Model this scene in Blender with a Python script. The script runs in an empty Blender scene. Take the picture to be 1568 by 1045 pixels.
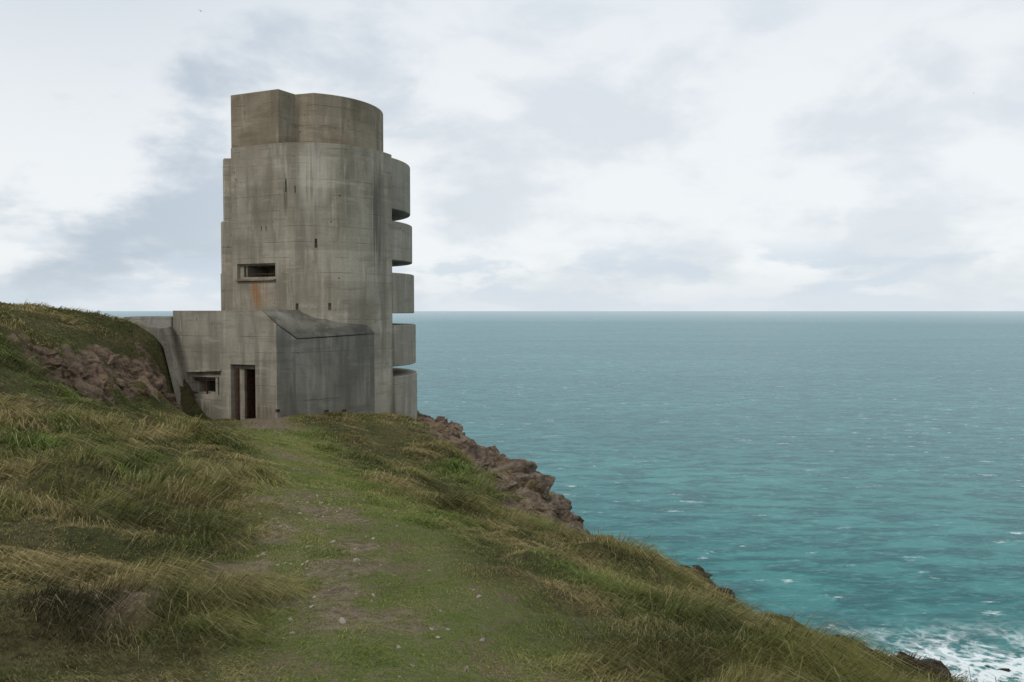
import bpy, bmesh, math, random
import numpy as np
from mathutils import Vector, noise as mnoise
random.seed(3); rng=np.random.default_rng(7)
S=bpy.context.scene
F=1220.0; PITCH=math.atan(46.5/F)
# ------------------------------------------------------------ survey helper (photo measurements -> metres)
def P(u,v,d):
    a=(u-784)/F; b=-(v-522.5)/F
    y=math.cos(PITCH)+b*math.sin(PITCH); z=-math.sin(PITCH)+b*math.cos(PITCH)
    k=d/y
    return (a*k,d,z*k)
def XY(u,d): return ((u-784)/F*d,d)
# ------------------------------------------------------------ noise
TBL=rng.random((256,256))
def vn(x,y,o=0):
    x=x+o*17.3; y=y+o*9.1
    xi=np.floor(x).astype(np.int64); yi=np.floor(y).astype(np.int64)
    fx=x-xi; fy=y-yi; fx=fx*fx*(3-2*fx); fy=fy*fy*(3-2*fy)
    a=TBL[xi&255,yi&255]; b=TBL[(xi+1)&255,yi&255]; c=TBL[xi&255,(yi+1)&255]; d=TBL[(xi+1)&255,(yi+1)&255]
    return (a*(1-fx)+b*fx)*(1-fy)+(c*(1-fx)+d*fx)*fy
def fbm(x,y,s,oct=4,o=0):
    r=0;amp=1;t=0
    ca,sa=.8,.6
    for i in range(oct):
        r=r+amp*vn(x*s+i*5.2,y*s-i*3.7,o+i); t+=amp; amp*=.5; s*=2.03
        x,y=ca*x-sa*y,sa*x+ca*y
    return r/t
def sstep(a,b,x):
    t=np.clip((x-a)/(b-a),0,1); return t*t*(3-2*t)
# ------------------------------------------------------------ terrain
ctrl=[]
for x,y in [(.9,-6),(.3,0),(-.7,4.3),(-1.8,8),(-2.7,11.5),(-5.1,18),(-7.3,24),(-9.1,28.7)]:
    ctrl.append((x,y,-1.65-.081*max(y,-2)))
edge=[(7,-40,-3),(5.5,-10,-2.6),(4.0,0,-2.45),(3.44,6.5,-3.03),(3.2,9,-3.57),(2.73,13,-4.3),(1.65,17,-5.15),(1.45,20,-5.5),(.75,23,-5.3),(-.6,28,-5.05),(-2.2,32,-4.9),(-4.0,36,-4.9),(-4.6,39.5,-5.2),(-8,42.5,-5.5),(-14,45,-5),(-24,52,-5),(-45,66,-5),(-80,80,-6),(-160,90,-6)]
ctrl+=edge[1:16]
for t in [(0,1045,3.9),(0,850,6),(0,700,11),(0,620,14.5),(0,583,17),(0,510,20.5),(0,492,22.5),(60,580,21),(60,538,22.5),(60,497,25),(100,596,22.5),(100,556,23.6),(90,495,27),
          (180,504,29),(180,588,25.5),(180,552,26.8),(225,515,30),(240,525,30.2),(232,560,29.0),(250,612,27.4),(266,632,28.6),(258,606,29.6),(290,637,30.3),(320,643,29.8),(345,644,29.2),(320,648,27.5),(300,660,21.5),(200,645,20),(200,700,13),(200,850,7),(200,1000,4.6),(455,636,30.0),(600,636,33)]:
    ctrl.append(P(*t))
ctrl+=[(-25,40,-2.0),(-40,30,-1.2),(-16,38,-2.2),(-13,42,-4.5),(-9,41,-5.2),(-30,10,1),(-20,21,.2),(-25,52,-4.5),(-12,0,-.3),(-4,-5,-1.3),(-9,36.6,-4.5),(-6,34,-4.5),(-45,5,1.5),(-18,-15,.5),(-15.2,32.5,-1.5)]
C=np.array(ctrl)
def tpsk(r2): return 0.5*r2*np.log(r2+1e-9)
n=len(C)
K=tpsk(((C[:,None,:2]-C[None,:,:2])**2).sum(-1))+np.eye(n)*0.03
Pm=np.c_[np.ones(n),C[:,:2]]
A=np.zeros((n+3,n+3)); A[:n,:n]=K; A[:n,n:]=Pm; A[n:,:n]=Pm.T
W=np.linalg.solve(A,np.r_[C[:,2],0,0,0])
EP=np.array([e[:2] for e in edge])
def edgedist(x,y):
    best=np.full(x.shape,1e9); sg=np.ones(x.shape)
    for i in range(len(EP)-1):
        a=EP[i]; b=EP[i+1]; ab=b-a
        t=np.clip(((x-a[0])*ab[0]+(y-a[1])*ab[1])/(ab@ab),0,1)
        dx=x-(a[0]+t*ab[0]); dy=y-(a[1]+t*ab[1]); d=np.hypot(dx,dy)
        cr=ab[0]*(y-a[1])-ab[1]*(x-a[0])
        m=d<best; best=np.where(m,d,best); sg=np.where(m,np.where(cr<0,1,-1),sg)
    return best*sg
def pathx(y): return np.interp(y,[-5,0,4.3,8,11.5,18,24,29],[.9,.3,-.7,-1.8,-2.7,-5.1,-7.3,-9.1])
def pathmask(x,y):
    w=1.0+.6*fbm(x,y,.35,2,4)
    return (1-sstep(w*.35,w*1.4,np.abs(x-pathx(y)-.25)+(fbm(x,y,1.1,3,14)-.5)*1.3))*(1-sstep(29,30,y))
bankline=np.array([P(-150,560,15)[:2],P(0,560,18)[:2],P(60,560,21.4)[:2],P(100,570,23.0)[:2],P(180,568,26)[:2],P(240,585,28.3)[:2],P(248,590,28.9)[:2]])
def bankdist(x,y):
    best=np.full(x.shape,1e9)
    for i in range(2,len(bankline)-1):
        a=bankline[i]; b=bankline[i+1]; ab=b-a
        t=np.clip(((x-a[0])*ab[0]+(y-a[1])*ab[1])/(ab@ab),0,1)
        best=np.minimum(best,np.hypot(x-(a[0]+t*ab[0]),y-(a[1]+t*ab[1])))
    return best
def crag(x,y,s,o):
    """blocky stepped relief: quantised noise"""
    f=fbm(x,y,s,3,o)*7; k=np.floor(f); fr=f-k
    return (k+sstep(.65,1,fr))/7
def height(x,y):
    x=np.asarray(x,float); y=np.asarray(y,float)
    xs=x.ravel(); ys=y.ravel(); out=np.empty_like(xs)
    for i in range(0,len(xs),40000):
        X=xs[i:i+40000]; Y=ys[i:i+40000]
        cx=np.clip(X,-60,14); cy=np.clip(Y,-25,70)
        r2=(cx[:,None]-C[None,:,0])**2+(cy[:,None]-C[None,:,1])**2
        z=tpsk(r2)@W[:n]+W[n]+W[n+1]*cx+W[n+2]*cy
        z=np.clip(z,-7,2.2)
        pm=pathmask(X,Y)
        near=sstep(1.5,4,np.hypot(X,Y))*(1-.6*sstep(26,28,Y))
        z+=(1-.75*pm)*((fbm(X,Y,.55,3,1)-.5)*.42+(fbm(X,Y,1.9,3,2)-.5)*.36)*near
        bk=1-sstep(.5,1.3,bankdist(X,Y))
        z+=bk*((crag(X,Y,1.3,6)-.5)*.9)
        e=edgedist(X,Y)+(fbm(X,Y,.45,4,3)-.5)*1.5*sstep(5,12,Y)+ (fbm(X,Y,1.3,2,8)-.5)*.35
        fall=np.where(e>0,np.where(e<1.5,.8*e*e,1.8+2.2*(e-1.5)),0)
        rough=(fbm(X,Y,.35,5,5)-.5)*5.0*sstep(1.5,8,e)
        rockz=sstep(15,18,Y)*sstep(-2.2,-.2,e)
        z=z-fall+rough+rockz*((crag(X,Y,.75,9)-.5)*1.6+(crag(X,Y,2.2,19)-.5)*.6-.12)
        out[i:i+40000]=np.maximum(z,-46)
    return out.reshape(x.shape)
def rockmask(x,y):
    e=edgedist(x,y)
    a=sstep(15.5,19,y)*sstep(-2.0,-1.0,e+(fbm(x,y,.9,3,11)-.5)*3.0)
    b=(1-sstep(.5,.95,bankdist(x,y)+(fbm(x,y,1.5,3,12)-.5)*.9))
    c=sstep(1.3,2.6,e)
    return np.clip(np.maximum(np.maximum(a,b),c),0,1)
def graded(lo,hi,f0,f1,step,g=1.12):
    mid=list(np.arange(f0,f1,step)); a=[];s=step;x=f0
    while x>lo: s*=g; x-=s; a.append(x)
    b=[];s=step;x=mid[-1]
    while x<hi: s*=g; x+=s; b.append(x)
    return np.array(a[::-1]+mid+b)
gx=graded(-220,90,-18,6,.085); gy=graded(-60,130,1,40,.085)
GX,GY=np.meshgrid(gx,gy)
GZ=height(GX,GY)
def np_mesh(name,co,f,smooth=True):
    me=bpy.data.meshes.new(name); k=f.shape[1]
    me.vertices.add(len(co)); me.vertices.foreach_set("co",co.astype(np.float32).ravel())
    me.loops.add(f.size); me.loops.foreach_set("vertex_index",f.astype(np.int32).ravel())
    me.polygons.add(len(f)); me.polygons.foreach_set("loop_start",np.arange(0,f.size,k,dtype=np.int32))
    me.polygons.foreach_set("use_smooth",np.full(len(f),smooth))
    me.update(calc_edges=True)
    ob=bpy.data.objects.new(name,me); S.collection.objects.link(ob); return ob
def grid_mesh(name,X,Y,Z):
    ny,nx=X.shape
    co=np.stack([X,Y,Z],-1).reshape(-1,3)
    i=np.arange(ny*nx).reshape(ny,nx)
    f=np.stack([i[:-1,:-1],i[:-1,1:],i[1:,1:],i[1:,:-1]],-1).reshape(-1,4)
    return np_mesh(name,co,f)
def addcol(ob,name,arr):
    at=ob.data.color_attributes.new(name,'FLOAT_COLOR','POINT')
    at.data.foreach_set("color",arr.astype(np.float32).ravel())
# ------------------------------------------------------------ material helpers
class NT:
    def __init__(s,name,world=False):
        s.m=bpy.data.worlds.new(name) if world else bpy.data.materials.new(name)
        s.m.use_nodes=True; s.t=s.m.node_tree; s.t.nodes.clear()
    def n(s,typ,ins={},**kw):
        nd=s.t.nodes.new(typ)
        for k,v in kw.items(): setattr(nd,k,v)
        for k,v in ins.items(): s.set(nd.inputs[k],v)
        return nd
    def set(s,sock,v):
        if isinstance(v,bpy.types.NodeSocket): s.t.links.new(v,sock)
        elif isinstance(v,bpy.types.Node): s.t.links.new(v.outputs[0],sock)
        else: sock.default_value=v
    def math(s,op,a,b=0,c=0,clamp=False):
        nd=s.n('ShaderNodeMath',{0:a,1:b,2:c},operation=op); nd.use_clamp=clamp; return nd.outputs[0]
    def vmul(s,v,xyz): return s.n('ShaderNodeVectorMath',{0:v,1:xyz},operation='MULTIPLY').outputs[0]
    def vadd(s,v,w): return s.n('ShaderNodeVectorMath',{0:v,1:w},operation='ADD').outputs[0]
    def noise(s,v,scale,detail=4,rough=.5,dist=0):
        return s.n('ShaderNodeTexNoise',{'Vector':v,'Scale':scale,'Detail':detail,'Roughness':rough,'Distortion':dist}).outputs[0]
    def mr(s,x,a,b,c=0,d=1,smooth=True):
        nd=s.n('ShaderNodeMapRange',{0:x,1:a,2:b,3:c,4:d}); nd.clamp=True
        if smooth: nd.interpolation_type='SMOOTHSTEP'
        return nd.outputs[0]
    def mix(s,f,a,b,bt='MIX'):
        nd=s.n('ShaderNodeMix',data_type='RGBA',blend_type=bt)
        s.set(nd.inputs[0],f)
        for i,v in ((6,a),(7,b)):
            if isinstance(v,(tuple,list)) and len(v)==3: v=(*v,1)
            s.set(nd.inputs[i],v)
        return nd.outputs[2]
    def out(s,sh): s.n('ShaderNodeOutputMaterial',{0:sh}); return s.m
    def pbsdf(s,col,rough=.9,spec=.2,normal=None):
        ins={'Base Color':col,'Roughness':rough,'Specular IOR Level':spec}
        if normal is not None: ins['Normal']=normal
        return s.n('ShaderNodeBsdfPrincipled',ins).outputs[0]
    def bump(s,h,strength,dist,normal=None):
        ins={'Height':h,'Strength':strength,'Distance':dist}
        if normal is not None: ins['Normal']=normal
        return s.n('ShaderNodeBump',ins).outputs[0]
def pos(t): return t.n('ShaderNodeNewGeometry').outputs['Position']
def concrete(name,c1,c2,rust_shade_tints=(),lineh=.62,lineamt=.5,dark=.55):
    t=NT(name); p=pos(t)
    big=t.noise(p,.45,4,.6,.6); mid=t.noise(p,2.2,4,.65); fine=t.noise(p,22,3,.7)
    streak=t.noise(t.vmul(p,(1.7,1.7,.22)),1,5,.6)
    streak2=t.noise(t.vmul(p,(9,9,.35)),1,3,.6)
    col=t.mix(t.mr(big,.38,.62),c1,c2)
    col=t.mix(t.mr(streak,.44,.66,0,.65),col,tuple(x*dark for x in c1))
    col=t.mix(t.mr(streak2,.5,.72,0,.28),col,tuple(x*.55 for x in c2))
    col=t.mix(t.mr(t.noise(t.vmul(p,(3.5,3.5,.4)),1.0,4,.6,.3),.54,.70,0,.42),col,tuple(min(.6,x*1.45) for x in c2))
    hb=t.noise(t.vmul(t.vadd(p,(5,2,9)),(.45,.45,2.6)),1,5,.65)
    col=t.mix(t.mr(hb,.50,.66,0,.5),col,tuple(x*.6 for x in c1)); col=t.mix(t.mr(hb,.30,.42,.4,0),col,tuple(min(.6,x*1.3) for x in c2))
    z=t.n('ShaderNodeSeparateXYZ',{0:p}).outputs[2]
    zz=t.math('ADD',z,t.math('MULTIPLY',t.noise(p,.5,2),.10))
    fr=t.math('FRACT',t.math('DIVIDE',zz,lineh))
    line=t.math('SUBTRACT',1.0,t.mr(t.math('ABSOLUTE',t.math('SUBTRACT',fr,.5)),.0,.04))
    gate=t.mr(t.noise(t.vmul(p,(.8,.8,1.6)),1,3,.6),.46,.58)
    lin=t.math('MULTIPLY',line,gate)
    col=t.mix(t.math('MULTIPLY',lin,lineamt),col,tuple(x*.45 for x in c1))
    lift=t.n('ShaderNodeTexWhiteNoise',{'W':t.math('FLOOR',t.math('DIVIDE',zz,lineh*2))},noise_dimensions='1D').outputs[0]
    col=t.mix(t.math('MULTIPLY',lift,.36),col,tuple(x*.6 for x in c1))
    board=t.math('FRACT',t.math('DIVIDE',z,.155)); bl=t.mr(t.math('ABSOLUTE',t.math('SUBTRACT',board,.5)),.0,.08,1,0)
    col=t.mix(t.math('MULTIPLY',bl,.06),col,(.03,.03,.03))
    col=t.mix(t.mr(fine,.35,.75,0,.35),col,tuple(x*.6 for x in c1))
    spots=t.noise(p,5,2,.5); col=t.mix(t.mr(spots,.70,.74,0,.5),col,(.07,.06,.05))
    for (pt,wx,wz,amt,rc) in rust_shade_tints:
        q=t.vmul(t.vadd(p,tuple(-k for k in pt)),(1/wx,1/wx,1/wz))
        L=t.n('ShaderNodeVectorMath',{0:q},operation='LENGTH').outputs['Value']
        m=t.math('MULTIPLY',t.mr(L,.25,1,1,0),t.mr(streak2,.34,.56))
        col=t.mix(t.math('MULTIPLY',m,amt,clamp=True),col,rc)
    h=t.math('ADD',t.math('MULTIPLY',fine,.5),t.math('ADD',t.math('MULTIPLY',mid,.8),t.math('MULTIPLY',lin,-.4)))
    h=t.math('ADD',h,t.math('MULTIPLY',bl,-.10))
    return t.out(t.pbsdf(col,.93,.15,t.bump(h,.6,.03)))
def rockmat(name,c1,c2,c3,lk=.65):
    t=NT(name); p=pos(t)
    a=t.noise(p,2.0,5,.65,.5); b=t.noise(p,7,5,.72)
    col=t.mix(t.mr(a,.38,.62),c1,c2); col=t.mix(t.mr(b,.5,.66,0,.85),col,c3)
    lich=t.noise(t.vadd(p,(7,3,1)),3.2,4,.7); col=t.mix(t.mr(lich,.60,.67,0,lk),col,(.32,.24,.08))
    h=t.math('ADD',a,t.math('MULTIPLY',b,.7))
    return t.out(t.pbsdf(col,.92,.15,t.bump(h,1.0,.2)))
def groundmat():
    t=NT('ground_turf_and_rock'); p=pos(t)
    at=t.n('ShaderNodeVertexColor',layer_name='mask'); sp=t.n('ShaderNodeSeparateColor',{0:at.outputs[0]})
    rock,path,soil=sp.outputs[0],sp.outputs[1],sp.outputs[2]
    a=t.noise(p,.9,4,.6); b=t.noise(p,9,4,.7); c=t.noise(p,40,3,.7)
    turf=t.mix(t.mr(a,.4,.6),(.070,.075,.026),(.115,.098,.044)); turf=t.mix(t.mr(b,.45,.7),turf,(.043,.039,.019))
    pth=t.mix(t.mr(b,.4,.62),(.13,.155,.045),(.18,.17,.08)) 
    pth=t.mix(t.mr(t.noise(p,1.4,4,.65),.52,.64),pth,(.18,.14,.09))
    col=t.mix(path,turf,pth)
    dirt=t.mix(t.mr(b,.35,.65),(.13,.094,.063),(.28,.215,.15)); dirt=t.mix(t.mr(c,.55,.7),dirt,(.40,.34,.27))
    col=t.mix(soil,col,dirt)
    q=t.vmul(p,(1,1,3.0))
    ra=t.noise(q,1.6,6,.68,.4)
    rk=t.mix(t.mr(ra,.36,.62),(.08,.054,.036),(.25,.175,.12)); rk=t.mix(t.mr(b,.5,.68,0,.8),rk,(.31,.25,.195))
    rk=t.mix(t.mr(t.noise(t.vadd(p,(3,9,2)),1.1,4,.7),.54,.64,0,.9),rk,(.085,.08,.028))
    m=t.mr(t.math('ADD',rock,t.math('MULTIPLY',t.math('SUBTRACT',b,.5),.5)),.35,.6)
    col=t.mix(m,col,rk)
    h=t.math('ADD',t.math('MULTIPLY',b,.6),t.math('MULTIPLY',c,.25)); h=t.math('ADD',h,t.math('MULTIPLY',ra,1.2))
    return t.out(t.pbsdf(col,.95,.1,t.bump(h,1.0,.16)))
ground=grid_mesh('ground',GX,GY,GZ)
def soilmask(x,y):
    a=(1-sstep(.5,1.3,np.abs(x-pathx(y))))*sstep(20,26,y+(fbm(x,y,1.2,3,15)-.5)*6)
    g=np.zeros_like(x)
    for (u,v,d,r) in [(505,865,7.1,.42),(375,872,7.0,.32),(480,785,9.6,.6),(450,935,5.7,.28),(600,735,12.5,.4),(440,780,9.9,.45),(430,830,8.2,.4),(540,840,7.8,.3),(200,960,5.2,.25),(420,700,16.5,.5)]:
        q=P(u,v,d); g=np.maximum(g,1-sstep(.2,1.3,np.hypot(x-q[0],(y-q[1])*.8)/r+(fbm(x,y,4.0,3,16)-.5)*2.6))
    wear=sstep(.55,.68,fbm(x,y,1.7,4,55))*(1-sstep(.2,.9,np.abs(x-pathx(y)-.1)))*.8
    return np.clip(np.maximum(np.maximum(a,g*.85),wear),0,1)
m=np.zeros((GX.size,4)); gxr,gyr=GX.ravel(),GY.ravel()
m[:,0]=rockmask(gxr,gyr); m[:,1]=pathmask(gxr,gyr); m[:,2]=soilmask(gxr,gyr); m[:,3]=1
addcol(ground,'mask',m); ground.data.materials.append(groundmat())
# ------------------------------------------------------------ grass
def inpoly(x,y,poly):
    r=np.zeros(x.shape,bool); k=len(poly)
    for i in range(k):
        x1,y1=poly[i]; x2,y2=poly[(i+1)%k]
        c=((y1>y)!=(y2>y))&(x<(x2-x1)*(y-y1)/(y2-y1+1e-12)+x1); r^=c
    return r
foot=[(-13.6,31.4),(-8.75,29.5),(-8.1,30.2),(-5.7,32.7),(-4.5,34.5),(-4.3,37),(-6,41),(-12,41),(-13.3,36.5)]
def spot(x,y,lst,w):
    g=np.zeros_like(x)
    for (u,v,d,r) in lst:
        q=P(u,v,d); g=np.maximum(g,1-sstep(.3,1.3,np.hypot(x-q[0],(y-q[1])*.6)/r+w))
    return g
def make_grass():
    M=56000; M2=14000
    d=np.r_[1.6+(44-1.6)*rng.random(M)**1.55, 1.6+(24-1.6)*rng.random(M2)**1.4]
    az=(rng.random(M+M2)-.5)*2*math.radians(42)
    tx=d*np.sin(az); ty=d*np.cos(az)
    tx[M:]=pathx(ty[M:])+.25+rng.normal(0,.85,M2)
    e=edgedist(tx,ty); rk=rockmask(tx,ty); pm=pathmask(tx,ty); so=soilmask(tx,ty)
    r0=rng.random(M+M2)
    thin=sstep(.55,.68,fbm(tx,ty,1.6,3,51))*pm*.6
    keep=(e<1.7)&(r0>rk*.97)&(~inpoly(tx,ty,foot))&(rng.random(M+M2)>np.maximum(so*.93,thin))&(ty>1.0)
    tx,ty,d,e,pm=[q[keep] for q in (tx,ty,d,e,pm)]
    M=len(tx)
    longn=fbm(tx,ty,.55,3,21); clump=fbm(tx,ty,2.6,2,24)
    nearwall=1-.65*(1-sstep(.0,2.2,np.abs(ty-30.0)))*(tx>-14)*(tx<-7)
    tl=(.045+.175*sstep(.36,.66,longn)*(.40+1.2*sstep(.35,.65,clump)))*(1-.70*pm)*(.7+.6*rng.random(M))*nearwall*(1-.3*sstep(22,27,ty)); tl=np.maximum(tl,.03)
    tl*=np.where(rng.random(M)>.95,1.35,1)
    nb=14
    tr=.035+.0085*d+.14*tl
    ang=rng.random((M,nb))*2*math.pi; rr=np.sqrt(rng.random((M,nb)))*tr[:,None]
    bx=(tx[:,None]+rr*np.cos(ang)).ravel(); by=(ty[:,None]+rr*np.sin(ang)).ravel()
    bz=height(bx,by)-.01
    L=(tl[:,None]*(.5+.8*rng.random((M,nb)))).ravel()
    D=np.repeat(d,nb)
    wa=-.45+(fbm(tx,ty,.7,2,30)-.5)*5.5+rng.normal(0,.3,M)
    lay=.5+1.2*fbm(tx,ty,1.2,2,31)
    wx=np.repeat(np.cos(wa)*lay,nb)+.42*np.cos(ang).ravel()+rng.normal(0,.28,M*nb)
    wy=np.repeat(np.sin(wa)*lay,nb)+.42*np.sin(ang).ravel()+rng.normal(0,.28,M*nb)
    w=np.maximum(.0016,D*.00042)*(.6+.7*rng.random(M*nb))
    hl=np.hypot(wx,wy)+1e-6
    fa=rng.random(M*nb)*math.pi; px,py=np.cos(fa)*w,np.sin(fa)*w
    N=M*nb; co=np.empty((N,5,3))
    b0=np.stack([bx,by,bz],-1)
    m1=b0+np.stack([wx*L*.38,wy*L*.38,L*.5],-1)
    droop=np.clip(hl,0,1.45)
    tip=b0+np.stack([wx*L*1.0,wy*L*1.0,L*(.90-.60*droop)],-1)
    pv=np.stack([px,py,np.zeros(N)],-1)
    co[:,0]=b0-pv; co[:,1]=b0+pv; co[:,2]=m1+pv*.8; co[:,3]=m1-pv*.8; co[:,4]=tip
    base=np.arange(N)[:,None]*5
    f=np.concatenate([base+np.array([0,1,2]),base+np.array([0,2,3]),base+np.array([3,2,4])],0)
    ob=np_mesh('grass',co.reshape(-1,3),f,True)
    g1=fbm(tx,ty,.35,4,41); g2=fbm(tx,ty,1.3,3,42); g3=fbm(tx,ty,2.8,3,43)
    tan=np.array([.43,.335,.165]); olive=np.array([.170,.175,.054]); green=np.array([.110,.205,.038]); dk=np.array([.060,.060,.028]); moss=np.array([.088,.112,.036]); lime=np.array([.225,.285,.080])
    t1=sstep(.40,.58,g2*.35+g1*.25+g3*.4)[:,None]
    col=olive*(1-t1)+tan*t1*.8+olive*t1*.2
    mm=(sstep(.50,.62,fbm(tx,ty,1.0,3,52))*.75)[:,None]*(1-t1*.5); col=col*(1-mm)+moss*mm
    gm=np.maximum(sstep(.57,.67,g1),0)
    gm=np.maximum(gm,spot(tx,ty,[(215,705,12.6,1.2),(120,690,12.5,.9),(620,900,6.4,.55),(740,930,5.6,.5),(880,880,8,.5),(640,790,10,.7),(560,690,19,.8)],g2-.5))[:,None]
    col=col*(1-gm*.65)+green*gm*.65
    pmm=(pm*.85)[:,None]; pg=sstep(.42,.64,g3*.6+g2*.4)[:,None]; pc=(lime*.7+olive*.3)*(1-pg)+(tan*.4+lime*.6)*pg; col=col*(1-pmm)+pc*pmm
    hz=(sstep(-.5,.5,e)*sstep(.45,.55,fbm(tx,ty,.5,2,44)))[:,None]; col=col*(1-hz*.6)+dk*hz*.6
    ds=spot(tx,ty,[(1330,1005,7.6,.5),(1400,1035,6.9,.5),(1000,878,13.2,.8),(1050,890,12.6,.5),(100,960,4.9,.4)],g2-.5)[:,None]
    col=col*(1-ds*.85)+np.array([.045,.036,.026])*ds*.85
    dkm=(sstep(.60,.70,fbm(tx,ty,.9,3,47))*(1-pm))[:,None]; col=col*(1-dkm*.6)+dk*dkm*.6
    col=col*(.75+.5*rng.random((M,1)))
    cc=np.repeat(col,nb,0)
    dry=(rng.random(N)>.85)[:,None]&(np.repeat(pm,nb)<.6)[:,None]; cc=np.where(dry,cc*.45+np.array([.44,.36,.21])*.55,cc)
    cc=cc*(.75+.5*rng.random((N,1)))
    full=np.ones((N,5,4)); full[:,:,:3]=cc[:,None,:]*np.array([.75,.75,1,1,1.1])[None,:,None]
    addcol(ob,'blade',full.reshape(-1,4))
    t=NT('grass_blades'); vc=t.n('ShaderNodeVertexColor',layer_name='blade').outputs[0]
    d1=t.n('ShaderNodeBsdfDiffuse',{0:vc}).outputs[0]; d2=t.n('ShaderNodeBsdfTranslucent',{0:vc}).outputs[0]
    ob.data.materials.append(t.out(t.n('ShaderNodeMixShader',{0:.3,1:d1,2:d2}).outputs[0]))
make_grass()
# ------------------------------------------------------------ rocks and stones
def rocks(name,items,mat,sub=3,seed=1):
    bm=bmesh.new(); r=random.Random(seed)
    for (x,y,z,s) in items:
        b2=bmesh.new(); bmesh.ops.create_icosphere(b2,subdivisions=sub,radius=1)
        planes=[]
        for _ in range(9):
            v=Vector((r.gauss(0,1),r.gauss(0,1),r.gauss(0,1))).normalized(); planes.append((v,.28+.40*r.random()))
        sc=Vector((1+.9*r.random(),.8+.6*r.random(),.6+.6*r.random()))*s; rot=r.random()*6.28; tilt=r.uniform(-.9,.9); sd=r.random()*50
        for v in b2.verts:
            c=v.co.copy()
            for nrm,k in planes:
                dd=c.dot(nrm)
                if dd>k: c-=nrm*(dd-k)
            if sub>2: c*=1+.16*(mnoise.noise(c*3.2+Vector((sd,0,0))))+.10*mnoise.noise(c*8+Vector((0,sd,0)))
            c=Vector((c.x*sc.x,c.y*sc.y,c.z*sc.z))
            c=Vector((c.x*math.cos(tilt)+c.z*math.sin(tilt),c.y,-c.x*math.sin(tilt)+c.z*math.cos(tilt)))
            v.co=Vector((c.x*math.cos(rot)-c.y*math.sin(rot)+x,c.x*math.sin(rot)+c.y*math.cos(rot)+y,c.z+z))
        me=bpy.data.meshes.new('t'); b2.to_mesh(me); b2.free(); bm.from_mesh(me); bpy.data.meshes.remove(me)
    me=bpy.data.meshes.new(name); bm.to_mesh(me); bm.free()
    ob=bpy.data.objects.new(name,me); S.collection.objects.link(ob); me.materials.append(mat); return ob
def onground(pts,sink=.3):
    a=np.array([(p[0],p[1]) for p in pts]); h=height(a[:,0],a[:,1])
    return [(p[0],p[1],float(z)-sink*p[2]*.5,p[2]) for p,z in zip(pts,h)]
r=random.Random(5); it=[]
ex=[e[0] for e in edge][:13]; ey=[e[1] for e in edge][:13]
for i in range(330):
    y=r.uniform(13.5,36.5); x=np.interp(y,ey,ex)+r.gauss(-.15 if y>18 else .25,.75 if y>18 else .3); it.append((x,y,r.choice([.16,.22,.3,.4,.5,.6])*r.uniform(.7,1.15)*(1 if 18<y<31 else .6)))
it=[q for q in it if not (q[1]>31 and q[0]<-3.7)]
rocks('cliff_rocks',onground(it,1.0),rockmat('cliff_rock',(.105,.078,.056),(.25,.19,.14),(.065,.05,.04)),4,2)
it=[]
for i in range(110):
    k=r.random()*(len(bankline)-3)+2; j=int(k); a=bankline[j];b=bankline[min(j+1,len(bankline)-1)]
    q=a+(b-a)*(k-j); it.append((q[0]+r.gauss(0,.3),q[1]+r.gauss(.1,.32),r.uniform(.10,.30)))
rocks('bank_rocks',onground(it,.9),rockmat('bank_rock',(.12,.08,.054),(.25,.175,.12),(.085,.058,.04)),3,4)
it=[]
for i in range(34):
    y=r.choice([r.uniform(6.2,8.4),r.uniform(11.8,14.5)]); x=np.interp(y,ey,ex)+r.uniform(.15,.75); it.append((x,y,r.uniform(.08,.24)))
rocks('edge_rocks',onground(it,.5),rockmat('dark_edge_rock',(.035,.028,.022),(.075,.058,.043),(.025,.02,.016),.1),3,8)
it=[]
for i in range(170):
    y=4+22*r.random()**1.2; x=pathx(y)+r.gauss(.1,.6); it.append((x,y,r.uniform(.008,.022)*(1+.03*y)))
for (u,v,d) in [(438,803,9.0),(600,1018,4.5),(450,845,7.7),(440,940,5.7),(485,770,10),(505,865,7.1),(375,872,7.0),(480,790,9.4)]:
    q=P(u,v,d) 
    for k in range(12): it.append((q[0]+r.gauss(0,.25),q[1]+r.gauss(0,.35),r.uniform(.008,.032)))
t=NT('pale_stone'); p=pos(t); cc=t.mix(t.noise(p,3,3),(.14,.11,.085),(.40,.35,.30))
rocks('stones',onground(it,.1),t.out(t.pbsdf(cc,.85)),2,9)
SEA=-36.0
it=[(r.uniform(30,60),r.uniform(56,80),SEA-.5,r.uniform(.5,1.2)) for i in range(36)]
rocks('shore_rocks',it,rockmat('wet_rock',(.03,.026,.022),(.06,.05,.04),(.02,.02,.02),.1),3,6)
# ------------------------------------------------------------ sea
bm=bmesh.new(); R=60000
vs=[bm.verts.new((x,y,SEA)) for x,y in [(-R,-R),(R,-R),(R,R),(-R,R)]]; bm.faces.new(vs)
me=bpy.data.meshes.new('sea'); bm.to_mesh(me); bm.free(); sea=bpy.data.objects.new('sea',me); S.collection.objects.link(sea)
t=NT('sea_water'); p=pos(t)
w1=t.noise(t.vmul(p,(.10,.26,1)),1,5,.62,.4); w2=t.noise(t.vmul(p,(.42,1.0,1)),1,3,.6,.3); w3=t.noise(t.vmul(p,(.012,.035,1)),1,4,.6,.3)
big=t.noise(t.vmul(p,(.0022,.009,1)),1,3,.6)
col=t.mix(t.mr(big,.35,.65),(.040,.190,.190),(.062,.255,.242))
col=t.mix(t.mr(w3,.40,.62,0,.40),col,(.025,.130,.138))
col=t.mix(t.mr(w1,.42,.60,0,.70),col,(.014,.088,.098))  # dark and light wave shading painted into the colour, on top of the bump
col=t.mix(t.mr(w2,.5,.68,0,.5),col,(.12,.32,.30))
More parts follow.
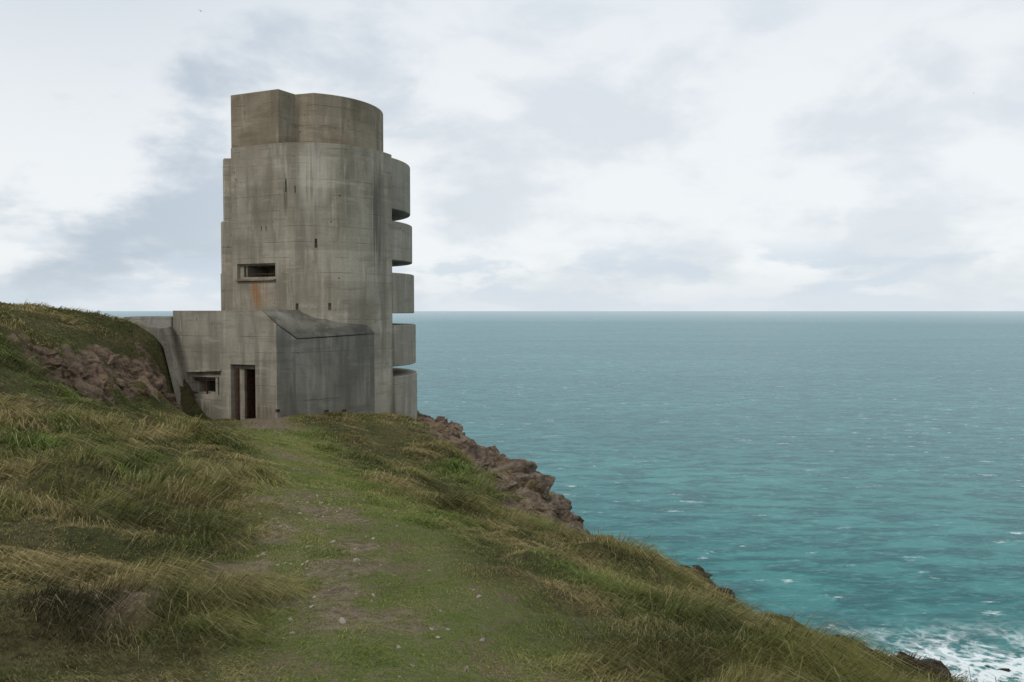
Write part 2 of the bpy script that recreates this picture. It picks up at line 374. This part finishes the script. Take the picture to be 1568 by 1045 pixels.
capn=t.noise(t.vmul(t.vadd(p,(31,7,0)),(.13,.38,1)),1,5,.66,.2)
capw=t.noise(t.vmul(p,(.012,.03,1)),1,2)
cap=t.math('MULTIPLY',t.mr(capn,.605,.675),t.mr(capw,.36,.58))
capf=t.noise(t.vmul(p,(.7,1.8,1)),1,3,.7); cap=t.math('MULTIPLY',cap,t.mr(capf,.42,.58,0,.9))
rad=t.n('ShaderNodeVectorMath',{0:t.vmul(t.vadd(p,(-48,-64,-SEA)),(1/38,1/25,0))},operation='LENGTH').outputs['Value']
warp=t.vadd(p,t.vmul(t.n('ShaderNodeTexNoise',{'Vector':p,'Scale':.16,'Detail':3}).outputs[1],(9,9,0)))
cell=t.n('ShaderNodeTexVoronoi',{'Vector':warp,'Scale':.38},feature='DISTANCE_TO_EDGE').outputs[0]
lace=t.mr(cell,.02,.17,1,0)
fb=t.noise(p,.11,6,.68,.8); zone=t.mr(rad,.45,1.2,1,0)
s1=t.math('MULTIPLY',zone,t.mr(fb,.40,.54)); surf=t.math('MULTIPLY',s1,t.math('ADD',lace,t.mr(t.noise(p,.9,4,.7),.43,.57,0,.9)),clamp=True)
foam=t.math('MAXIMUM',cap,surf)
col=t.mix(t.math('MULTIPLY',zone,.35),col,(.07,.24,.22))
hh=t.math('ADD',t.math('MULTIPLY',w1,2.0),t.math('MULTIPLY',w2,.45)); bn=t.bump(hh,1.0,1.0)
dif=t.n('ShaderNodeBsdfDiffuse',{0:col,2:bn}).outputs[0]
gl=t.n('ShaderNodeBsdfGlossy',{'Color':(.9,.95,1,1),'Roughness':.25,'Normal':bn}).outputs[0]
fr=t.n('ShaderNodeLayerWeight',{0:.35,1:bn}).outputs[0]
frd=t.n('ShaderNodeLayerWeight',{0:.5}).outputs[1]
wf=t.math('ADD',t.mr(fr,.0,1.0,.03,.20,False),t.mr(frd,.70,.985,0,.24,False)); wf=t.math('ADD',wf,t.mr(frd,.985,.9995,0,.22,False))
wat=t.n('ShaderNodeMixShader',{0:wf,1:dif,2:gl}).outputs[0]
fo=t.n('ShaderNodeBsdfDiffuse',{0:(.75,.80,.80,1)}).outputs[0]
sea.data.materials.append(t.out(t.n('ShaderNodeMixShader',{0:foam,1:wat,2:fo}).outputs[0]))
# ------------------------------------------------------------ tower
tower=bpy.data.objects.new('concrete_observation_tower',None); S.collection.objects.link(tower)
RC=(.25,.12,.05)
wc=P(392,445,32.3)
M_body=concrete('weathered_concrete',(.280,.248,.190),(.400,.362,.292),[((wc[0]+.05,wc[1],wc[2]),.55,1.1,1.3,RC),((wc[0]-.5,wc[1],wc[2]-.2),.35,1.0,.8,(.50,.44,.35)),((P(438,300,31.9)),.14,1.1,.8,(.07,.05,.038)),((P(484,385,31.9)),.14,.9,.8,(.11,.07,.045)),((P(578,330,33.3)),.5,3.8,.8,(.10,.09,.075)),((P(480,270,31.9)),.9,1.8,.6,(.50,.465,.40))],dark=.5)  # rust and stains, then shade painted down the right-hand curve, and a paler patch
M_top=concrete('brown_weathered_concrete',(.215,.175,.122),(.29,.247,.184),lineh=.8,dark=.55)
M_drum=concrete('deck_concrete',(.29,.26,.207),(.355,.323,.262),lineh=.9,lineamt=.3,dark=.65)
M_annex=concrete('annexe_concrete',(.27,.243,.192),(.355,.322,.26),[((P(372,600,29.9)),.35,1.6,.9,(.14,.07,.035)),((P(300,625,31)),1.2,.5,.7,(.10,.085,.06)),((P(400,630,30)),1.2,.45,.7,(.11,.09,.065))],dark=.5)  # rust at the door, darker patches along the foot of the wall
M_base=concrete('dark_grey_concrete',(.172,.163,.136),(.235,.223,.19),dark=.55)  # darker grey concrete of the plinth, deck core and bunker roof
M_roof=concrete('sloped_roof_concrete',(.135,.127,.105),(.20,.188,.156),lineamt=.1)
def finish(name,bm,mat,bev=.02,smooth=False):
    bmesh.ops.recalc_face_normals(bm,faces=bm.faces)
    me=bpy.data.meshes.new(name); bm.to_mesh(me); bm.free()
    ob=bpy.data.objects.new(name,me); S.collection.objects.link(ob); me.materials.append(mat); ob.parent=tower
    if smooth:
        for p_ in me.polygons: p_.use_smooth=abs(p_.normal.z)<.5
        me.set_sharp_from_angle(angle=math.radians(17))
    if bev: 
        b=ob.modifiers.new('bevel','BEVEL'); b.width=bev; b.segments=2; b.limit_method='ANGLE'; b.angle_limit=math.radians(35)
    return ob
def prism(name,pts,z0,z1,mat,bev=.02,smooth=False):
    bm=bmesh.new(); k=len(pts)
    lo=[bm.verts.new((x,y,z0)) for x,y in pts]; hi=[bm.verts.new((x,y,z1)) for x,y in pts]
    bm.faces.new(lo); bm.faces.new(hi)
    for i in range(k): bm.faces.new((lo[i],lo[(i+1)%k],hi[(i+1)%k],hi[i]))
    return finish(name,bm,mat,bev,smooth)
def spline(pts,k=5):
    out=[]; q=[pts[0]]+list(pts)+[pts[-1]]
    for i in range(1,len(q)-2):
        for j in range(k):
            t_=j/k; a,b,c,d=[np.array(q[i+o]) for o in (-1,0,1,2)]
            out.append(tuple(.5*((2*b)+(c-a)*t_+(2*a-5*b+4*c-d)*t_*t_+(3*b-a-3*c+d)*t_**3)))
    return out+[tuple(pts[-1])]
def boxcut(target,c,nx,w,h,depth,front=.3):
    nx=Vector((nx[0],nx[1],0)).normalized(); nn=Vector((-nx[1],nx[0],0))
    if nn.y<0: nn=-nn
    bm=bmesh.new(); vs=[]
    for sz in (-1,1):
        for (sx_,dd) in ((-1,-front),(1,-front),(1,depth),(-1,depth)):
            q=Vector(c)+nx*(sx_*w/2)+nn*dd+Vector((0,0,sz*h/2)); vs.append(bm.verts.new(q))
    for fc in ((0,1,2,3),(4,5,6,7),(0,1,5,4),(1,2,6,5),(2,3,7,6),(3,0,4,7)): bm.faces.new([vs[i] for i in fc])
    bmesh.ops.recalc_face_normals(bm,faces=bm.faces)
    me=bpy.data.meshes.new('cut'); bm.to_mesh(me); bm.free(); ob=bpy.data.objects.new('cut',me); S.collection.objects.link(ob)
    b=target.modifiers.new('b','BOOLEAN'); b.operation='DIFFERENCE'; b.object=ob; b.solver='EXACT'
    bev=[m_ for m_ in target.modifiers if m_.type=='BEVEL']
    for m_ in bev: m_.show_viewport=False
    bpy.context.view_layer.update()
    nm=bpy.data.meshes.new_from_object(target.evaluated_get(bpy.context.evaluated_depsgraph_get()))
    target.modifiers.remove(b); target.data=nm
    for m_ in bev: m_.show_viewport=True
    bpy.data.objects.remove(ob)
CC=(-8.8,36.6)
FL=XY(357,33.0); FC=XY(432,31.9)
curve=spline([FC,XY(455,31.82),XY(490,31.88),XY(525,32.2),XY(560,32.85),XY(585,33.6),XY(601,34.35)],6)
body=prism('main_shaft',[FL]+curve+[(-5.9,35.6),(-6.4,37),(-11.2,37),(-11.3,34.6)],-5.4,6.66,M_body,.03,True)
av=Vector((FC[0]-FL[0],FC[1]-FL[1],0)).normalized()
def onface(u,v):
    k=(u-784)/F; s=(k*FL[1]-FL[0])/(av.x-k*av.y); X=FL[0]+av.x*s; Y=FL[1]+av.y*s; q=P(u,v,Y); return (X,Y,q[2])
wc=onface(393,416)
boxcut(body,wc,av,2.02,.64,.16); boxcut(body,(wc[0]+.06,wc[1]-.03,wc[2]+.02),av,1.74,.48,1.6)
for (u,v,d,w,h) in [(438,285,31.9,.05,.5),(452,290,31.85,.04,.28),(484,373,31.88,.09,.36),(455,470,31.83,.12,.26),(505,470,32.0,.12,.28),(520,300,32.15,.05,.05),(507,340,32.0,.05,.05)]:
    boxcut(body,P(u,v,d),(1,0.05),w,h,.12,.25)
for u,v in [(409,350),(402,350)]:
    boxcut(body,onface(u,v),av,.04,.18,.12)
def bar(name,a,b,th,tz,mat):
    a=Vector(a);b=Vector(b); dx=(b-a).normalized(); nn=Vector((-dx.y,dx.x,0))*th/2; up=Vector((0,0,tz/2))
    bm=bmesh.new(); vs=[bm.verts.new(q) for q in (a-nn-up,b-nn-up,b+nn-up,a+nn-up,a-nn+up,b-nn+up,b+nn+up,a+nn+up)]
    for fc in ((0,1,2,3),(4,5,6,7),(0,1,5,4),(1,2,6,5),(2,3,7,6),(3,0,4,7)): bm.faces.new([vs[i] for i in fc])
    return finish(name,bm,mat,.006)
t=NT('rusty_steel'); p=pos(t); rust=t.out(t.pbsdf(t.mix(t.mr(t.noise(p,9,4,.7),.35,.65),(.03,.018,.013),(.085,.042,.024)),.85))
inn=Vector((-av.y,av.x,0)) 
if inn.y<0: inn=-inn
def off(c,dx,dn,dz): q=Vector(c)+av*dx+inn*dn+Vector((0,0,dz)); return tuple(q)
bar('embrasure_sill',off(wc,-1.02,.03,-.345),off(wc,1.03,.03,-.345),.30,.07,M_top)
bar('embrasure_rail',off(wc,-.75,.22,-.10),off(wc,.9,.22,-.10),.05,.035,rust)
bar('embrasure_post',off(wc,-.68,.20,.02),off(wc,-.62,.20,.02),.05,.46,M_top)
def sector(name,R_,z0,z1,a0,a1,mat,c=CC,extra=[]):
    pts=[(c[0]+R_*math.cos(math.radians(a)),c[1]+R_*math.sin(math.radians(a))) for a in np.linspace(a0,a1,56)]
    return prism(name,pts+extra,z0,z1,mat,.035,True)
decks=[(4.12,4.40,6.60),(4.20,2.18,3.88),(4.28,-.12,1.64),(4.35,-2.42,-.63),(4.40,-6.0,-2.85)]
for i,(R_,z0,z1) in enumerate(decks): sector('observation_deck_%d'%(i+1),R_,z0,z1,-31,206,M_drum)
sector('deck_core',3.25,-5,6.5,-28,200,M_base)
sector('landward_wall',4.13,-5.2,6.3,110,207.5,M_body,extra=[(-11.2,34.72),(-10,37)])
sector('landward_wall_lower',4.24,-5.2,3.86,110,207.2,M_body,extra=[(-11.2,34.75),(-10.1,37)])
TC=(-9.0,35.85)
hz=P(430,134,32)[2]
arc=[(TC[0]+3.22*math.cos(math.radians(a)),TC[1]+3.22*math.sin(math.radians(a))) for a in np.linspace(-78,195,60)]
TFL=XY(357.5,33.15); TFC=XY(430,32.2)
prism('top_storey',[TFL,TFC,(XY(456,33.0)[0],33.0)]+arc[1:]+[(TFL[0]+.1,34.4)],6.55,hz,M_top,.03,True)
A1=Vector((-13.4,31.5,0)); aa=Vector((.925,-.38,0)); bb=Vector((.38,.925,0))
def s_of(u): k=(u-784)/F; return (31.5*k+13.4)/(.925+.38*k)
def aface(u,v):
    s=s_of(u); q=A1+aa*s; return Vector((q.x,q.y,P(u,v,q.y)[2]))
def extr(name,prof,depth,bev):
    bm=bmesh.new(); k=len(prof); fr_=[bm.verts.new(A1+aa*s+Vector((0,0,z))) for s,z in prof]; bk=[bm.verts.new(A1+aa*s+bb*depth+Vector((0,0,z))) for s,z in prof]
    bm.faces.new(fr_); bm.faces.new(bk)
    for i in range(k): bm.faces.new((fr_[i],fr_[(i+1)%k],bk[(i+1)%k],bk[i]))
    return finish(name,bm,M_annex,bev)
s4=s_of(402); s5=s_of(423)
annex=extr('entrance_annexe',[(0,-5.2),(s4,-5.2),(s4,.0),(0,.0)],4,0)
extr('annexe_corner',[(s4,-5.2),(s5,-5.2),(s5,aface(423,497).z),(s4,.0)],.25,0)
def acut(u0,v0,u1,v1,dep):
    a=aface(u0,v0);b=aface(u1,v1); c=(a+b)/2; w=abs(s_of(u1)-s_of(u0)); h=abs(a.z-b.z); boxcut(annex,c,aa,w,h,dep)
acut(352,558,390,660,.25); acut(366,566,385,660,3.2)
acut(284,569,337,613,.12); acut(289,577,331,606,.4); acut(292,582,322,603,2.5)
g=aface(326,594); bar('window_frame_post',(g+bb*.2)-aa*.05,(g+bb*.2)+aa*.07,.10,.75,M_annex)
g=aface(308,583); bar('window_lintel_bar',(g+bb*.3)-aa*.7,(g+bb*.3)+aa*.6,.08,.06,rust)
g=aface(307,594); bar('window_mullion',(g+bb*.3)-aa*.03,(g+bb*.3)+aa*.03,.05,.6,rust)
g=aface(357,606); bar('door_frame',(g+bb*.19)-aa*.06,(g+bb*.19)+aa*.06,.05,2.1,rust)
g=aface(368,606); bar('door_leaf',(g+bb*.3),(g+bb*1.1+aa*.03),.04,2.0,rust)
g0=aface(286,569); g1=aface(338,567); bar('window_hood',g0-bb*.03,g1-bb*.03,.08,.07,M_annex)
def V(u,v,d): return Vector(P(u,v,d))
O=[V(423.5,497,29.60),V(455,520,30.25),V(510,516.5,31.3),V(573,512,32.75)]
f402=A1+aa*s4-bb*.02+Vector((0,0,.012)); j0=f402+bb*2.3; j0.z=.0
J=[j0,V(482,480,32.2),V(515,483,32.5),V(548,486,33.0)]
bm=bmesh.new(); o=[bm.verts.new(q) for q in O]; ob_=[bm.verts.new((q.x,q.y,-5.3)) for q in O]
for i in range(3): bm.faces.new((ob_[i],ob_[i+1],o[i+1],o[i]))
e1=bm.verts.new((O[3].x-.3,O[3].y+.5,O[3].z)); e2=bm.verts.new((O[3].x-.3,O[3].y+.5,-5.3)); bm.faces.new((ob_[3],e2,e1,o[3]))
finish('base_plinth',bm,M_base,0)
bm=bmesh.new(); up=Vector((0,0,.02)); o=[bm.verts.new(q+up) for q in O]; j=[bm.verts.new(q) for q in J]; f4=bm.verts.new(f402)
bm.faces.new((f4,o[0],j[0])); bm.faces.new((o[0],o[1],j[0])); bm.faces.new((o[1],j[1],j[0])); bm.faces.new((o[1],o[2],j[2],j[1])); bm.faces.new((o[2],o[3],j[3],j[2]))
rf=finish('sloped_roof',bm,M_roof,0)
for p_ in rf.data.polygons:
    if p_.normal.z<0: p_.flip()
    p_.use_smooth=True
sm=rf.modifiers.new('s','SOLIDIFY'); sm.thickness=.04; sm.offset=1
for u,v,d in [(425,629,29.55),(500,630,31.0),(527,629,31.6)]:
    q=V(u,v,d); bar('base_dark_block',q-Vector((.05,0.02,0)),q+Vector((.05,.08,0)),.10,.09,rust)  # small dark blocks standing for pockmarks along the base
bm=bmesh.new(); a=[V(243,503,30.4),V(258,500,31.0),V(292,640,30.7),V(276,640,29.7)]
a0=[bm.verts.new(q) for q in a]; a1=[bm.verts.new(q+Vector((-.25,1.6,0))) for q in a]
bm.faces.new(a0); bm.faces.new(a1)
for i in range(4): bm.faces.new((a0[i],a0[(i+1)%4],a1[(i+1)%4],a1[i]))
finish('wing_wall',bm,M_annex,.03)
bm=bmesh.new() 
top=[P(190,485.5,33),P(262,485,32),(-12.6,36,-.24),(-17.5,37.5,-.26)]; a0=[bm.verts.new(q) for q in top]
bot=[P(172,492,32.8),P(262,506,31.7),(-12.6,36.2,-2.5),(-18.0,38,-2.5)]; a1=[bm.verts.new(q) for q in bot]
b2=[bm.verts.new((q[0],q[1],-3)) for q in bot]
bm.faces.new(a0)
for A_,B_ in ((a0,a1),(a1,b2)):
    for i in range(4): bm.faces.new((A_[i],A_[(i+1)%4],B_[(i+1)%4],B_[i]))
finish('low_bunker_roof',bm,M_base,.03)
# ------------------------------------------------------------ gulls
def gull(p0,span,yaw):
    bm=bmesh.new()
    bmesh.ops.create_uvsphere(bm,u_segments=10,v_segments=8,radius=1)
    for v in bm.verts: v.co=Vector((v.co.x*.09*span,v.co.y*.24*span,v.co.z*.08*span)) 
    for s_ in (-1,1):
        prof=[(0,.06,.02,.14),(.24,.03,.10,.13),(.5,-.08,.05,.02)]
        rows=[]
        for (x,y,z,c) in prof: rows.append([bm.verts.new((s_*x*span,(y+c/2)*span,z*span)),bm.verts.new((s_*x*span,(y-c/2)*span,z*span)),bm.verts.new((s_*x*span,y*span,(z+.015)*span))])
        for a,b in zip(rows,rows[1:]):
            for i in range(3): bm.faces.new((a[i],b[i],b[(i+1)%3],a[(i+1)%3]))
    tl=[bm.verts.new(q) for q in ((.03*span,-.18*span,0),(-.03*span,-.18*span,0),(-.07*span,-.34*span,0),(.07*span,-.34*span,0))]; bm.faces.new(tl)
    me=bpy.data.meshes.new('seagull'); bm.to_mesh(me); bm.free(); ob=bpy.data.objects.new('seagull',me); S.collection.objects.link(ob)
    ob.location=p0; ob.rotation_euler=(.1,.25,yaw)
    t=NT('gull_feathers'); me.materials.append(t.out(t.pbsdf(t.mix(t.noise(t.n('ShaderNodeTexCoord').outputs[3],3),(.10,.10,.11),(.3,.3,.32)),.8)))
gull(P(307,17,150),1.0,.5); gull(P(1491,143,240),1.0,-.6)
# ------------------------------------------------------------ world
t=NT('World',True); S.world=t.m
SE,SA=math.radians(42),math.radians(215)
g=t.n('ShaderNodeTexCoord').outputs[0]
sky=t.n('ShaderNodeTexSky',sky_type='NISHITA',sun_disc=False,sun_elevation=SE,sun_rotation=SA).outputs[0]
s3=t.n('ShaderNodeSeparateXYZ',{0:g}); zx,zy,zz=s3.outputs
zc=t.math('MAXIMUM',zz,0.0); den=t.math('ADD',zc,.30)
q=t.n('ShaderNodeCombineXYZ',{0:t.math('DIVIDE',zx,den),1:t.math('DIVIDE',zy,den),2:0.0}).outputs[0]
c1=t.noise(t.vadd(q,(4.6,1.2,0)),1.5,5,.52,.25); c2=t.noise(t.vmul(t.vadd(g,(2.2,4.4,.3)),(1,1,2.0)),5.5,6,.56,.15)
c3=t.noise(t.vmul(g,(6,6,22)),1,5,.55,.2)
WHITE=(9.1,9.4,9.6); GREY=(5.0,5.8,6.7); BLUE=(6.6,7.5,8.4)
mask=t.mr(t.math('ADD',t.math('MULTIPLY',c1,.45),t.math('MULTIPLY',c2,.55)),.455,.585)
left=t.mr(zx,-.5,.05,.95,.38)
cl=t.mix(t.math('MULTIPLY',mask,left),WHITE,GREY)
cl=t.mix(t.mr(zz,.22,.42,0,.35),cl,BLUE)
cl=t.mix(t.math('MULTIPLY',t.mr(zz,.12,.40,0,.45),t.mr(zx,-.5,-.05,1,0)),cl,GREY)
low=t.math('MULTIPLY',t.mr(zz,.0,.03,.6,1),t.mr(zz,.05,.10,1,0))
puff=t.mr(t.math('ADD',c3,t.math('MULTIPLY',t.noise(t.vmul(g,(18,18,40)),1,4,.6),.35)),.60,.74)
cl=t.mix(t.math('MULTIPLY',low,t.math('MULTIPLY',puff,.75)),cl,(6.2,7.1,8.1))
cl=t.mix(t.mr(zz,.0,.06,.65,0),cl,(7.2,7.9,8.6))
colr=t.mix(.93,sky,cl)
t.n('ShaderNodeOutputWorld',{0:t.n('ShaderNodeBackground',{0:colr,1:.1}).outputs[0]})
sl=bpy.data.lights.new('sun','SUN'); sl.energy=1.4; sl.angle=math.radians(14); sl.color=(1,.95,.87)
so_=bpy.data.objects.new('sun',sl); S.collection.objects.link(so_)
sd=Vector((math.sin(SA)*math.cos(SE),math.cos(SA)*math.cos(SE),math.sin(SE)))
so_.rotation_euler=sd.to_track_quat('Z','Y').to_euler()
cam=bpy.data.cameras.new('camera'); cam.sensor_width=36; cam.lens=F/1568*36; cam.clip_start=.05; cam.clip_end=200000
co_=bpy.data.objects.new('camera',cam); S.collection.objects.link(co_); co_.rotation_euler=(math.pi/2-PITCH,0,0); S.camera=co_
S.view_settings.view_transform='Standard'; S.view_settings.look='None'; S.view_settings.exposure=0
